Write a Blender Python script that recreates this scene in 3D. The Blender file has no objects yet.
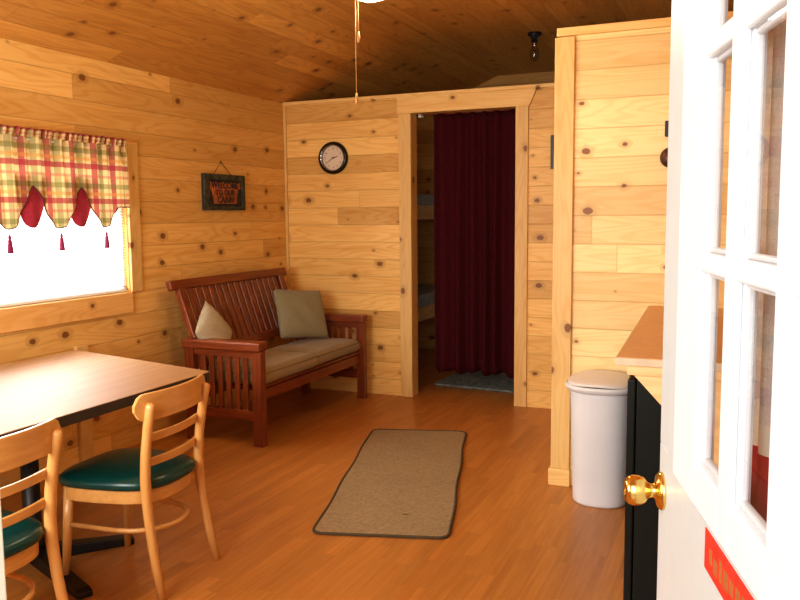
import bpy, bmesh, math, random
from mathutils import Vector, Matrix
random.seed(7)
col = bpy.context.scene.collection
PI = math.pi
R = math.radians

# ------------------------------------------------------------------ mesh helpers
class MB:
    def __init__(s): s.v=[]; s.f=[]; s.sm=[]
    def add(s, vs, fs, smooth=False):
        o=len(s.v); s.v+= [tuple(v) for v in vs]
        for f in fs: s.f.append(tuple(o+i for i in f)); s.sm.append(smooth)
    def box(s, x0,x1,y0,y1,z0,z1, M=None):
        vs=[Vector((x,y,z)) for x in(x0,x1) for y in(y0,y1) for z in(z0,z1)]
        if M is not None: vs=[M@v for v in vs]
        fs=[(0,1,3,2),(4,6,7,5),(0,4,5,1),(2,3,7,6),(0,2,6,4),(1,5,7,3)]
        s.add(vs,fs)
    def prism(s, pts, ext, M=None, smooth=False):
        # pts list of 3d, extruded by vector ext
        n=len(pts); a=[Vector(p) for p in pts]; b=[p+Vector(ext) for p in a]
        vs=a+b
        if M is not None: vs=[M@v for v in vs]
        fs=[tuple(range(n))[::-1],tuple(range(n,2*n))]
        o=len(s.v); s.v+=[tuple(v) for v in vs]
        for f in fs: s.f.append(tuple(o+i for i in f)); s.sm.append(False)
        for i in range(n):
            j=(i+1)%n; s.f.append((o+i,o+j,o+n+j,o+n+i)); s.sm.append(smooth)
    def tube(s, path, rad, seg=12, caps=True, closed=False):
        path=[Vector(p) for p in path]; n=len(path)
        if not isinstance(rad,(list,tuple)): rad=[rad]*n
        T=[]
        for i in range(n):
            a=path[i-1] if (i>0 or closed) else path[i]; b=path[(i+1)%n] if (i<n-1 or closed) else path[i]
            T.append((b-a).normalized())
        ref=Vector((0,0,1)) if abs(T[0].z)<.9 else Vector((1,0,0))
        u=T[0].cross(ref).normalized(); vs=[]
        for i in range(n):
            u=(u-T[i]*u.dot(T[i])).normalized(); w=T[i].cross(u)
            for k in range(seg):
                a=2*PI*k/seg; vs.append(path[i]+(u*math.cos(a)+w*math.sin(a))*rad[i])
        fs=[]
        for i in range(n if closed else n-1):
            for k in range(seg):
                i2=(i+1)%n; k2=(k+1)%seg
                fs.append((i*seg+k,i*seg+k2,i2*seg+k2,i2*seg+k))
        s.add(vs,fs,True)
        if caps and not closed:
            o=len(s.v)-len(vs)
            s.f.append(tuple(o+k for k in range(seg))[::-1]); s.sm.append(False)
            s.f.append(tuple(o+(n-1)*seg+k for k in range(seg))); s.sm.append(False)
    def lathe(s, prof, seg=32, M=None, smooth=True):
        # prof: (r,z) list
        vs=[];fs=[];n=len(prof)
        for r,z in prof:
            for k in range(seg):
                a=2*PI*k/seg; vs.append(Vector((r*math.cos(a),r*math.sin(a),z)))
        if M is not None: vs=[M@v for v in vs]
        for i in range(n-1):
            for k in range(seg):
                k2=(k+1)%seg; fs.append((i*seg+k,i*seg+k2,(i+1)*seg+k2,(i+1)*seg+k))
        s.add(vs,fs,smooth)
    def sweep(s, path, prof, up=(0,0,1), smooth=False, scale=None):
        # rectangular/profile sweep: prof list of (side, up) in plane perpendicular to path
        path=[Vector(p) for p in path]; n=len(path); m=len(prof); up=Vector(up); vs=[]
        for i in range(n):
            t=(path[min(i+1,n-1)]-path[max(i-1,0)]).normalized()
            sd=t.cross(up).normalized(); uu=sd.cross(t).normalized()
            k=scale[i] if scale else 1
            for a,b in prof: vs.append(path[i]+sd*a+uu*b*k)
        fs=[]
        for i in range(n-1):
            for k in range(m):
                k2=(k+1)%m; fs.append((i*m+k,i*m+k2,(i+1)*m+k2,(i+1)*m+k))
        fs.append(tuple(range(m))[::-1]); fs.append(tuple((n-1)*m+k for k in range(m)))
        s.add(vs,fs,smooth)
    def grid(s, fn, nu, nv, smooth=True):
        vs=[Vector(fn(i/nu,j/nv)) for i in range(nu+1) for j in range(nv+1)]
        fs=[(i*(nv+1)+j,(i+1)*(nv+1)+j,(i+1)*(nv+1)+j+1,i*(nv+1)+j+1) for i in range(nu) for j in range(nv)]
        s.add(vs,fs,smooth)
    def build(s, name, mat, parent=None, bevel=0, seg=2, loc=None, solid=0, subsurf=0, fixn=True):
        me=bpy.data.meshes.new(name); me.from_pydata([tuple(v) for v in s.v],[],s.f)
        me.polygons.foreach_set('use_smooth', s.sm)
        me.update()
        if fixn:
            bm=bmesh.new(); bm.from_mesh(me); bmesh.ops.recalc_face_normals(bm,faces=bm.faces); bm.to_mesh(me); bm.free()
        if mat: me.materials.append(mat)
        o=bpy.data.objects.new(name,me); col.objects.link(o)
        if parent: o.parent=parent
        if loc: o.location=loc
        if solid:
            m=o.modifiers.new('Solidify','SOLIDIFY'); m.thickness=solid; m.offset=0
        if bevel:
            m=o.modifiers.new('Bevel','BEVEL'); m.width=bevel; m.segments=seg; m.limit_method='ANGLE'; m.angle_limit=R(40); m.harden_normals=False
        if subsurf:
            m=o.modifiers.new('Subsurf','SUBSURF'); m.levels=subsurf; m.render_levels=subsurf
        return o

def tag(o,label=None,cat=None,group=None,kind=None):
    if label: o['label']=label
    if cat: o['category']=cat
    if group: o['group']=group
    if kind: o['kind']=kind
    return o
def struct(o,label,cat='structure'):
    return tag(o,label,cat,kind='structure')
def empty(name,loc,rz=0):
    o=bpy.data.objects.new(name,None); col.objects.link(o); o.location=loc; o.rotation_euler=(0,0,rz); o.empty_display_size=.1
    return o
def copy_tree(o,parent=None):
    c=o.copy(); col.objects.link(c)
    if parent: c.parent=parent
    for ch in list(o.children): copy_tree(ch,c)
    return c

# ------------------------------------------------------------------ node helpers
class NT:
    def __init__(s,name):
        s.m=bpy.data.materials.new(name); s.m.use_nodes=True; s.t=s.m.node_tree; s.n=s.t.nodes
        s.b=s.n['Principled BSDF']; s.out=s.n['Material Output']
    def L(s,a,b): s.t.links.new(a,b)
    def set(s,sock,v):
        if isinstance(v,bpy.types.NodeSocket): s.L(v,sock)
        else: sock.default_value=v
    def M(s,op,a,b=0.0,c=None,clamp=False):
        n=s.n.new('ShaderNodeMath'); n.operation=op; n.use_clamp=clamp
        s.set(n.inputs[0],a); s.set(n.inputs[1],b)
        if c is not None: s.set(n.inputs[2],c)
        return n.outputs[0]
    def xyz(s,x,y,z):
        n=s.n.new('ShaderNodeCombineXYZ'); s.set(n.inputs[0],x); s.set(n.inputs[1],y); s.set(n.inputs[2],z); return n.outputs[0]
    def coords(s,kind='Object'):
        t=s.n.new('ShaderNodeTexCoord'); q=s.n.new('ShaderNodeSeparateXYZ'); s.L(t.outputs[kind],q.inputs[0]); return q.outputs
    def white(s,v,dim='3D'):
        n=s.n.new('ShaderNodeTexWhiteNoise'); n.noise_dimensions=dim; s.set(n.inputs['Vector'],v); return n.outputs[0],n.outputs[1]
    def noise(s,v,scale=1,detail=3,rough=.5,dist=0):
        n=s.n.new('ShaderNodeTexNoise'); s.set(n.inputs['Vector'],v); n.inputs['Scale'].default_value=scale
        n.inputs['Detail'].default_value=detail; n.inputs['Roughness'].default_value=rough; n.inputs['Distortion'].default_value=dist
        return n.outputs[0]
    def ss(s,v,a,b,x=0.,y=1.):
        n=s.n.new('ShaderNodeMapRange'); n.interpolation_type='SMOOTHSTEP'
        s.set(n.inputs[0],v); s.set(n.inputs[1],a); s.set(n.inputs[2],b); s.set(n.inputs[3],x); s.set(n.inputs[4],y); return n.outputs[0]
    def mix(s,f,a,b,mode='MIX'):
        n=s.n.new('ShaderNodeMix'); n.data_type='RGBA'; n.blend_type=mode
        def c(v): return v if isinstance(v,bpy.types.NodeSocket) else (tuple(v)+(1,))[:4]
        s.set(n.inputs[0],f); s.set(n.inputs[6],c(a)); s.set(n.inputs[7],c(b)); return n.outputs[2]
    def bump(s,h,strength=.3,dist=.002):
        n=s.n.new('ShaderNodeBump'); n.inputs['Strength'].default_value=strength; n.inputs['Distance'].default_value=dist
        s.set(n.inputs['Height'],h); s.L(n.outputs[0],s.b.inputs['Normal'])

def pine(name,al,ac,pitch=.148,length=3.1,light=(.80,.50,.20),dark=(.66,.36,.115),knot=(.20,.070,.022),groove=.48,rough=.42,kd=1.,off=0.,seed=0.,var=1.):
    N=NT(name); q=N.coords(); ax={'x':0,'y':1,'z':2}
    a=q[ax[al]]; b=q[ax[ac]]; third=[k for k in 'xyz' if k not in(al,ac)][0]; c=q[ax[third]]
    if pitch:
        bb=N.M('DIVIDE',N.M('ADD',b,off),pitch); row=N.M('FLOOR',bb); fb=N.M('FRACT',bb)
        rr,_=N.white(N.xyz(row,seed,1.7))
        aa=N.M('ADD',N.M('DIVIDE',a,length),N.M('MULTIPLY',rr,9.31)); cl=N.M('FLOOR',aa); fa=N.M('FRACT',aa)
        idv,idc=N.white(N.xyz(row,cl,seed+3.1))
        e1=N.M('MULTIPLY',N.M('MINIMUM',fb,N.M('SUBTRACT',1.,fb)),pitch)
        e2=N.M('MULTIPLY',N.M('MINIMUM',fa,N.M('SUBTRACT',1.,fa)),length)
        g1=N.ss(e1,.0012,.0045,0.,1.); g2=N.ss(e2,.0008,.0025,0.,1.)
        gr=N.M('MULTIPLY',g1,g2)
    else:
        idv,idc=N.white(N.xyz(seed,2.2,3.3)); gr=1.0
    idk=N.M('MULTIPLY',idv,37.)
    # knots
    vo=N.n.new('ShaderNodeTexVoronoi'); vo.voronoi_dimensions='3D'; vo.inputs['Scale'].default_value=1.
    KS=6.2
    N.L(N.xyz(N.M('MULTIPLY',a,KS*.72),N.M('MULTIPLY',b,KS),N.M('ADD',N.M('MULTIPLY',c,0.0),seed+.5)),vo.inputs['Vector'])
    vo.voronoi_dimensions='2D'
    d=N.M('ADD',N.M('DIVIDE',vo.outputs['Distance'],KS),N.M('MULTIPLY',N.M('SUBTRACT',N.noise(N.xyz(a,b,c),45,2),.5),.010))
    sp=N.n.new('ShaderNodeSeparateColor'); N.L(vo.outputs['Color'],sp.inputs[0])
    rad=N.M('MULTIPLY',N.M('POWER',N.ss(sp.outputs[0],1-.62*kd,1.,0.,1.),1.6),.021)
    kn=N.ss(N.M('SUBTRACT',d,rad),-.0045,.0015,1.,0.)
    kn=N.M('MULTIPLY',kn,N.M('GREATER_THAN',rad,.0035))
    halo=N.M('MULTIPLY',N.ss(d,rad,N.M('ADD',N.M('MULTIPLY',rad,2.6),.004),1.,0.),N.M('GREATER_THAN',rad,.0035))
    # grain
    n1=N.noise(N.xyz(N.M('ADD',N.M('MULTIPLY',a,.75),idk),N.M('MULTIPLY',b,6.),N.M('ADD',N.M('MULTIPLY',c,6.),idk)),1.,2.,.45)
    n1=N.M('ADD',n1,N.M('MULTIPLY',halo,.06))
    ring=N.M('SINE',N.M('MULTIPLY',n1,95.)); ring=N.ss(ring,-.2,1.,0.,1.)
    fine=N.noise(N.xyz(N.M('ADD',N.M('MULTIPLY',a,4.),idk),N.M('MULTIPLY',b,140.),N.M('MULTIPLY',c,140.)),1.,3.,.6)
    broad=N.noise(N.xyz(N.M('ADD',N.M('MULTIPLY',a,1.4),idk),N.M('MULTIPLY',b,14.),N.M('MULTIPLY',c,14.)),1.,3.,.5)
    f=N.M('ADD',N.M('MULTIPLY',ring,.38),N.M('ADD',N.M('MULTIPLY',N.M('SUBTRACT',fine,.35),.55),N.M('MULTIPLY',N.ss(broad,.45,.75),.45)))
    cc=N.mix(N.M('MULTIPLY',f,1.,clamp=True),light,dark)
    # board to board tone
    t=N.M('ADD',N.M('MULTIPLY',N.M('SUBTRACT',idv,.5),.30*var),1.0)
    cc=N.mix(1.,cc,N.xyz(t,N.M('POWER',t,1.3),N.M('POWER',t,1.7)),'MULTIPLY')
    cc=N.mix(N.M('MULTIPLY',halo,.45),cc,tuple(x*.6 for x in dark))
    cc=N.mix(N.M('MULTIPLY',kn,.88),cc,knot)
    if pitch:
        cc=N.mix(N.M('SUBTRACT',1.,N.M('MULTIPLY',N.M('SUBTRACT',1.,gr),.72*groove)),tuple(x*.35 for x in dark),cc)
    N.L(cc,N.b.inputs['Base Color']); N.b.inputs['Roughness'].default_value=rough
    N.b.inputs['Specular IOR Level'].default_value=.35
    h=N.M('ADD',N.M('MULTIPLY',fine,.12),gr)
    N.bump(h,.5,.003)
    return N.m

def plain(name,c,rough=.5,metal=0.,var=.08,scale=20,stretch=(1,1,1),bump=0,spec=.5,coat=0,emis=None,sheen=0):
    N=NT(name); q=N.coords()
    nz=N.noise(N.xyz(N.M('MULTIPLY',q[0],stretch[0]),N.M('MULTIPLY',q[1],stretch[1]),N.M('MULTIPLY',q[2],stretch[2])),scale,4)
    lo=tuple(x*(1-var) for x in c); hi=tuple(min(1,x*(1+var)) for x in c)
    N.L(N.mix(N.ss(nz,.3,.7),lo,hi),N.b.inputs['Base Color'])
    N.b.inputs['Roughness'].default_value=rough; N.b.inputs['Metallic'].default_value=metal
    N.b.inputs['Specular IOR Level'].default_value=spec; N.b.inputs['Coat Weight'].default_value=coat
    N.b.inputs['Sheen Weight'].default_value=sheen
    if bump: N.bump(nz,bump,.002)
    if emis: N.b.inputs['Emission Color'].default_value=tuple(emis[:3])+(1,); N.b.inputs['Emission Strength'].default_value=emis[3]
    return N.m

def wood(name,light,dark,al='z',rough=.35,coat=.2,sc=1.):
    N=NT(name); q=N.coords(); ax={'x':0,'y':1,'z':2}
    v=[N.M('MULTIPLY',q[i],(2. if i==ax[al] else 34.)*sc) for i in range(3)]
    f=N.noise(N.xyz(*v),1.,4.,.6,.4)
    f2=N.noise(N.xyz(*v),4.,3.,.6)
    ff=N.M('ADD',N.M('MULTIPLY',N.ss(f,.3,.7),.7),N.M('MULTIPLY',f2,.3))
    N.L(N.mix(ff,light,dark),N.b.inputs['Base Color']); N.b.inputs['Roughness'].default_value=rough; N.b.inputs['Coat Weight'].default_value=coat
    N.b.inputs['Coat Roughness'].default_value=.2
    N.bump(f2,.08,.001)
    return N.m

def glassy(name,c=(1,1,1),rough=0.,mixf=None):
    # thin pane: transparent straight through with a fresnel mirror reflection
    N=NT(name); N.n.remove(N.b)
    tr=N.n.new('ShaderNodeBsdfTransparent'); tr.inputs[0].default_value=tuple(c)+(1,)
    gl=N.n.new('ShaderNodeBsdfGlossy'); gl.inputs['Roughness'].default_value=rough
    lw=N.n.new('ShaderNodeFresnel'); lw.inputs[0].default_value=1.5; ge=N.n.new('ShaderNodeNewGeometry'); fk=N.M('MULTIPLY',lw.outputs[0],N.M('SUBTRACT',1.,ge.outputs['Backfacing']))
    mx=N.n.new('ShaderNodeMixShader'); N.L(fk,mx.inputs[0]); N.L(tr.outputs[0],mx.inputs[1]); N.L(gl.outputs[0],mx.inputs[2])
    N.L(mx.outputs[0],N.out.inputs[0]); return N.m

# ------------------------------------------------------------------ materials
P_L=(.81,.54,.19); P_D=(.67,.36,.09)
m_wall_y=pine('pine_boards_left','y','z',.148,3.4,P_L,P_D,seed=1.,off=.02)
m_wall_x=pine('pine_boards_back','x','z',.1435,3.3,P_L,P_D,seed=2.,off=.01)
m_wall_p=pine('pine_boards_partition_lit','x','z',.152,2.6,(.90,.69,.34),(.79,.54,.21),seed=3.,off=.03)  # same pine as the other walls, doorway brightness put into the colour
m_ceil=pine('pine_boards_ceiling_dim','y','x',.136,1.9,(.62,.335,.085),(.45,.205,.045),seed=4.,kd=.75,rough=.38,var=.9,groove=.45)  # same pine as the walls, darker tone carries the weaker light up here
m_trim_z=pine('pine_trim_vertical','z','x',None,1,(.84,.62,.27),(.74,.47,.17),seed=5.,kd=.7)
m_trim_zy=pine('pine_trim_vertical_side','z','y',None,1,(.82,.60,.25),(.72,.45,.15),seed=6.,kd=.7)
m_trim_x=pine('pine_trim_across','x','z',None,1,(.82,.58,.24),(.72,.44,.14),seed=7.,kd=.7)
m_trim_y=pine('pine_trim_side','y','z',None,1,(.80,.50,.19),(.68,.37,.11),seed=8.,kd=.8)
m_ply=pine('pine_panel','x','z',None,1,(.86,.64,.34),(.78,.50,.22),seed=9.,kd=.3)

def floor_mat():
    N=NT('laminate_floor'); q=N.coords(); x,y=q[0],q[1]
    bx=N.M('DIVIDE',x,.066); row=N.M('FLOOR',bx); fb=N.M('FRACT',bx)
    rr,_=N.white(N.xyz(row,5.5,1.)); aa=N.M('ADD',N.M('DIVIDE',y,.62),N.M('MULTIPLY',rr,7.7)); cl=N.M('FLOOR',aa); fa=N.M('FRACT',aa)
    idv,_=N.white(N.xyz(row,cl,8.)); idk=N.M('MULTIPLY',idv,51.)
    g=N.noise(N.xyz(N.M('MULTIPLY',x,60.),N.M('ADD',N.M('MULTIPLY',y,2.6),idk),idk),1.,4.,.6,.3)
    g2=N.noise(N.xyz(N.M('MULTIPLY',x,12.),N.M('ADD',N.M('MULTIPLY',y,1.2),idk),idk),1.,2.,.5)
    f=N.M('ADD',N.M('MULTIPLY',N.ss(g,.3,.7),.5),N.M('MULTIPLY',N.ss(g2,.3,.7),.35))
    cc=N.mix(f,(.52,.235,.058),(.37,.140,.028))
    t=N.M('ADD',.88,N.M('MULTIPLY',idv,.24)); cc=N.mix(1.,cc,N.xyz(t,t,t),'MULTIPLY')
    e=N.M('MULTIPLY',N.M('MINIMUM',fb,N.M('SUBTRACT',1.,fb)),.066); e2=N.M('MULTIPLY',N.M('MINIMUM',fa,N.M('SUBTRACT',1.,fa)),.62)
    ln=N.M('MULTIPLY',N.ss(e,.0003,.0014),N.ss(e2,.0003,.0014))
    cc=N.mix(N.M('ADD',.72,N.M('MULTIPLY',ln,.28)),(.16,.06,.02),cc)
    N.L(cc,N.b.inputs['Base Color']); N.b.inputs['Roughness'].default_value=.36; N.b.inputs['Specular IOR Level'].default_value=.45
    N.bump(N.M('MULTIPLY',g,.4),.05,.001)
    return N.m
m_floor=floor_mat()
m_cherry=wood('red_brown_wood',(.27,.070,.018),(.14,.028,.008),'z')
m_cherry_x=wood('red_brown_wood_rail',(.27,.070,.018),(.14,.028,.008),'x')
m_cherry_y=wood('red_brown_wood_long',(.27,.070,.018),(.14,.028,.008),'y')
m_beech=wood('honey_beech',(.70,.40,.135),(.58,.29,.082),'z',.3,.35)
m_beech_y=wood('honey_beech_slat',(.72,.42,.145),(.60,.31,.09),'y',.3,.35)
m_ttop=wood('table_laminate',(.42,.24,.10),(.34,.185,.07),'y',.48,0.,.6)
m_ttop.node_tree.nodes['Principled BSDF'].inputs['Specular IOR Level'].default_value=.3
m_tedge=plain('table_black_edge',(.035,.028,.022),.45)
m_teal=plain('teal_vinyl',(.004,.052,.046),.28,var=.1,scale=60,bump=.06)
m_black=plain('black_metal',(.012,.012,.013),.4)
m_fridge=plain('black_enamel',(.004,.007,.006),.35,spec=.3)
m_cush=plain('olive_tan_fabric',(.30,.235,.115),.95,var=.13,scale=140,bump=.25,sheen=.2)
m_cush2=plain('grey_green_fabric',(.27,.25,.15),.95,var=.13,scale=140,bump=.25,sheen=.2)
m_cush3=plain('pale_olive_fabric',(.45,.40,.27),.95,var=.13,scale=140,bump=.25,sheen=.2)
m_piping=plain('cushion_piping',(.24,.19,.09),.9)
m_maroon=plain('maroon_curtain',(.056,.004,.009),.9,var=.2,scale=50,bump=.1,spec=.2)
m_slab=plain('door_slab_paint',(.55,.59,.58),.35,var=.02)
m_white=plain('white_paint',(.72,.74,.76),.4,var=.02)
m_cream=plain('cream_paint',(.85,.80,.66),.4,var=.02)
m_vinyl=plain('white_vinyl',(.85,.85,.83),.4,var=.02)
m_plastic=plain('off_white_plastic',(.70,.725,.745),.38,var=.03,scale=4)
m_lid=plain('beige_white_plastic',(.72,.69,.66),.42,var=.03,scale=4)
m_brass=plain('polished_brass',(.80,.56,.18),.2,1.,var=.05)
m_lam=plain('tan_laminate',(.60,.36,.17),.45,var=.06,scale=30)
m_lamedge=plain('pale_laminate_edge',(.62,.52,.36),.45)
m_red=plain('red_paint',(.62,.035,.018),.5,var=.15,scale=30)
m_gold=plain('dull_gold_ink',(.36,.12,.03),.6)
m_clockrim=plain('black_gloss_plastic',(.010,.007,.006),.18)
m_face=plain('cream_clock_face',(.74,.64,.50),.6,var=.03)
m_ink=plain('dark_ink',(.04,.03,.03),.6)
m_signf=plain('weathered_dark_frame',(.055,.060,.040),.7,var=.55,scale=22,bump=.4)
m_signo=plain('orange_sign_panel',(.40,.13,.04),.7,var=.4,scale=26)
m_signg=plain('dark_sign_ground',(.035,.03,.028),.7,var=.4,scale=30)
m_wire=plain('dark_wire',(.10,.06,.03),.5,.6)
m_mauve=plain('rose_lining',(.40,.035,.075),.9,var=.12,scale=70)
m_tassel=plain('purple_tassel',(.20,.018,.06),.9,var=.2,scale=200)
m_trimcord=plain('dark_fringe',(.12,.05,.03),.9,var=.4,scale=120)
m_chrome=plain('dull_chrome',(.55,.55,.55),.2,1.)
m_bronze=plain('dark_bronze',(.10,.05,.03),.4,.7)
m_cord=plain('pull_cord',(.62,.36,.14),.5,.3)
m_globe=plain('opal_globe',(.95,.93,.88),.3,emis=(1,.80,.52,9.))
m_glass=glassy('window_glass')
m_bulbglass=glassy('bulb_glass',(.8,.8,.8))
m_mat=plain('grey_blue_rug',(.22,.245,.225),1.,var=.35,scale=30,bump=.6)
m_mattress=plain('grey_mattress',(.30,.32,.30),.9,var=.15)
m_bunk=pine('bunk_pine','y','z',None,1,(.62,.40,.18),(.45,.26,.09),seed=11.,kd=.4)
m_deck=plain('porch_boards',(.42,.36,.28),.8,var=.1)
m_brown=plain('brown_plastic',(.22,.06,.02),.4)

def blind_mat():
    N=NT('blind_slats'); N.b.inputs['Base Color'].default_value=(.9,.9,.9,1); N.b.inputs['Roughness'].default_value=.5
    q=N.coords(); nz=N.noise(N.xyz(*q[:3]),8); N.L(N.mix(nz,(.88,.88,.88),(.94,.94,.94)),N.b.inputs['Base Color'])
    t=N.n.new('ShaderNodeBsdfTranslucent'); t.inputs[0].default_value=(.95,.95,.95,1)
    mx=N.n.new('ShaderNodeMixShader'); mx.inputs[0].default_value=.55; N.L(N.b.outputs[0],mx.inputs[1]); N.L(t.outputs[0],mx.inputs[2]); N.L(mx.outputs[0],N.out.inputs[0]); return N.m
m_blind=blind_mat()

def plaid(name,ua,va,pu=.30,pv=.30,ou=0.,ov=0.,bands=None,transl=.12,pale=0.):
    N=NT(name); q=N.coords(); ax={'x':0,'y':1,'z':2}
    def stripes(c,p,o,lst):
        f=N.M('MULTIPLY',N.M('FRACT',N.M('DIVIDE',N.M('ADD',c,o),p)),p)
        r=[]
        for a,b in lst:
            r.append(N.M('MULTIPLY',N.M('GREATER_THAN',f,a),N.M('LESS_THAN',f,b)))
        return r
    base=(.74,.60,.30); wine=(.34,.020,.045); green=(.13,.15,.03); gold=(.62,.27,.05); rose=(.52,.12,.09)
    if pale:
        mixp=lambda c: tuple(x*(1-pale)+.85*pale for x in c); base,wine,green,gold,rose=map(mixp,(base,wine,green,gold,rose))
    S=lambda p: [(.0,.026*p/.17),(.040*p/.17,.056*p/.17),(.075*p/.17,.100*p/.17),(.128*p/.17,.142*p/.17)]
    U=stripes(q[ax[ua]],pu,ou,S(pu)); V=stripes(q[ax[va]],pv,ov,S(pv))
    c=base
    for (st,colr) in zip(range(4),(wine,gold,green,rose)):
        c=N.mix(N.M('MULTIPLY',U[st],.80 if st==0 else .55),c,colr)
    for (st,colr) in zip(range(4),(wine,gold,green,rose)):
        c=N.mix(N.M('MULTIPLY',V[st],.78 if st==0 else .55),c,colr)
    wv=N.noise(N.xyz(*[N.M('MULTIPLY',q[i],260.) for i in range(3)]),1,2)
    c=N.mix(N.ss(wv,.3,.7),N.mix(1.,c,(.86,.86,.86),'MULTIPLY'),c)
    if bands:
        for (z0,z1,cb) in bands:
            f=N.M('MULTIPLY',N.M('GREATER_THAN',q[2],z0),N.M('LESS_THAN',q[2],z1)); c=N.mix(f,c,cb)
    N.L(c,N.b.inputs['Base Color']); N.b.inputs['Roughness'].default_value=.9
    t=N.n.new('ShaderNodeBsdfTranslucent'); N.L(c,t.inputs[0])
    mx=N.n.new('ShaderNodeMixShader'); mx.inputs[0].default_value=transl
    N.L(N.b.outputs[0],mx.inputs[1]); N.L(t.outputs[0],mx.inputs[2]); N.L(mx.outputs[0],N.out.inputs[0])
    return N.m
m_plaid=plaid('valance_plaid','y','z',.172,.205,ou=.01,ov=.055)
m_plaid2=plaid('door_curtain_plaid','x','z',.13,.16,ov=.03,bands=[(1.185,1.225,(.80,.76,.62)),(0.,1.185,(.42,.03,.04))],transl=.35,pale=.65)

def rug_mat():
    N=NT('woven_beige_rug'); q=N.coords()
    s1=N.M('SINE',N.M('MULTIPLY',q[0],2*PI/.014)); s2=N.M('SINE',N.M('MULTIPLY',q[1],2*PI/.014))
    nz=N.noise(N.xyz(*q[:3]),60,3); nb=N.noise(N.xyz(*q[:3]),3,2)
    f=N.M('ADD',N.M('MULTIPLY',N.M('MULTIPLY',s1,s2),.5),nz)
    c=N.mix(N.ss(f,.1,.9),(.21,.15,.075),(.42,.31,.165)); c=N.mix(N.M('MULTIPLY',N.ss(nb,.4,.7),.25),c,(.24,.17,.085))
    # small dark stain
    dx=N.M('SUBTRACT',q[0],.09); dy=N.M('SUBTRACT',q[1],-.66)
    d=N.M('SQRT',N.M('ADD',N.M('MULTIPLY',dx,dx),N.M('MULTIPLY',N.M('MULTIPLY',dy,dy),3.)))
    c=N.mix(N.M('MULTIPLY',N.ss(d,.012,.024,1.,0.),.7),c,(.08,.05,.025))
    N.L(c,N.b.inputs['Base Color']); N.b.inputs['Roughness'].default_value=.97; N.bump(f,.6,.004); return N.m
m_rug=rug_mat(); m_rugedge=plain('rug_binding',(.085,.062,.032),.95)

# ================================================================== SETTING
W=4.0; H=2.459; YE=.64; YB=6.109; YF=8.45; ZC=2.956; XC=1.2
b=MB(); b.box(-.1,W+.1,YE-.14,YF+.1,-.05,0)
struct(b.build('floor',m_floor),'glossy honey brown laminate strip floor','floor')
b=MB(); b.box(-1.5,6,-2.5,YE-.14,-.06,-.01); struct(b.build('porch_deck',m_deck),'porch boards outside the entry doorway','porch')
# left wall with window opening
WY0,WY1,WZ0,WZ1=2.84,4.13,1.02,1.93
b=MB(); b.box(-.1,0,YE-.14,WY0,0,H); b.box(-.1,0,WY1,YF+.1,0,H); b.box(-.1,0,WY0,WY1,0,WZ0); b.box(-.1,0,WY0,WY1,WZ1,H)
struct(b.build('wall_left',m_wall_y),'knotty pine board wall with the bright window','wall')
b=MB(); b.box(W,W+.1,YE-.14,YF+.1,0,H); struct(b.build('wall_right',m_wall_y),'knotty pine wall beyond the open door','wall')
# back wall (partition with doorway)
DX0,DX1,DZ=1.165,2.045,2.312
b=MB(); b.box(0,DX0,YB,YB+.11,0,H); b.box(DX1,W,YB,YB+.11,0,H); b.box(DX0,DX1,YB,YB+.11,DZ,H)
struct(b.build('wall_back',m_wall_x),'knotty pine partition wall with curtained doorway','wall')
b=MB()
zz=lambda x: H+x*(ZC-H)/XC
b.prism([(-.1,YF,0),(W+.1,YF,0),(W+.1,YF,H),(W-XC,YF,ZC),(XC,YF,ZC),(-.1,YF,H)],(0,.1,0))
struct(b.build('wall_far',m_wall_x),'far pine gable wall seen over the partition','wall')
EX0,EX1=2.905,3.85
b=MB(); y0,y1=YE-.14,YE
b.prism([(-.1,y0,0),(EX0,y0,0),(EX0,y0,H),(-.1,y0,H)],(0,.14,0)); b.box(EX1,W+.1,y0,y1,0,H); b.box(EX0,EX1,y0,y1,2.2,H)
b.prism([(-.1,y0,H),(W+.1,y0,H),(W-XC,y0,ZC),(XC,y0,ZC)],(0,.14,0))
struct(b.build('wall_front',m_wall_x),'pine entry wall around the open doorway','wall')
b=MB(); PT=.06
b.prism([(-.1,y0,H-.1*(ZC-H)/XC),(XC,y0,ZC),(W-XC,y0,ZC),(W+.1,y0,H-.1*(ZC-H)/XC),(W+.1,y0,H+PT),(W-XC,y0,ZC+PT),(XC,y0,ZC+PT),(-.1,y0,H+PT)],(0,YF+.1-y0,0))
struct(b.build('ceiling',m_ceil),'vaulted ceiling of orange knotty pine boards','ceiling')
# right partition
PX,PY=2.722,4.383
b=MB(); b.box(PX+.02,W,PY,PY+.1,0,H); b.box(PX,PX+.1,PY+.1,YB,0,H)
struct(b.build('wall_partition',m_wall_p),'pine partition wall, coloured lighter for doorway light, behind the white bin','wall')
# trims
def trim(n,bx,mat,lab,bev=.003):
    b=MB(); b.box(*bx); return struct(b.build('trim_%d'%n,mat,bevel=bev),lab,'trim')
trim(1,(1.072,DX0+.012,YB-.02,YB,0,DZ),m_trim_z,'pine casing left of the curtained doorway')
trim(2,(DX1-.006,2.137,YB-.02,YB,0,DZ),m_trim_z,'pine casing right of the curtained doorway')
b=MB(); b.prism([(1.06,YB-.022,DZ),(2.145,YB-.022,DZ),(2.20,YB-.022,H-.02),(1.06,YB-.022,H-.02)],(0,.022,0)); struct(b.build('trim_3',m_trim_x,bevel=.003),'pine header board over the curtained doorway','trim')
trim(4,(0,PX,YB-.028,YB+.13,H-.02,H+.008),m_trim_x,'pine cap along the top of the partition')
trim(5,(0,.022,YB-.022,YB,0,H-.02),m_trim_z,'pale corner strip beside the futon corner')
trim(6,(PX-.004,PX+.10,PY-.02,PY+.1,.095,H-.035),m_trim_z,'pine corner post of the right partition')
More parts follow.
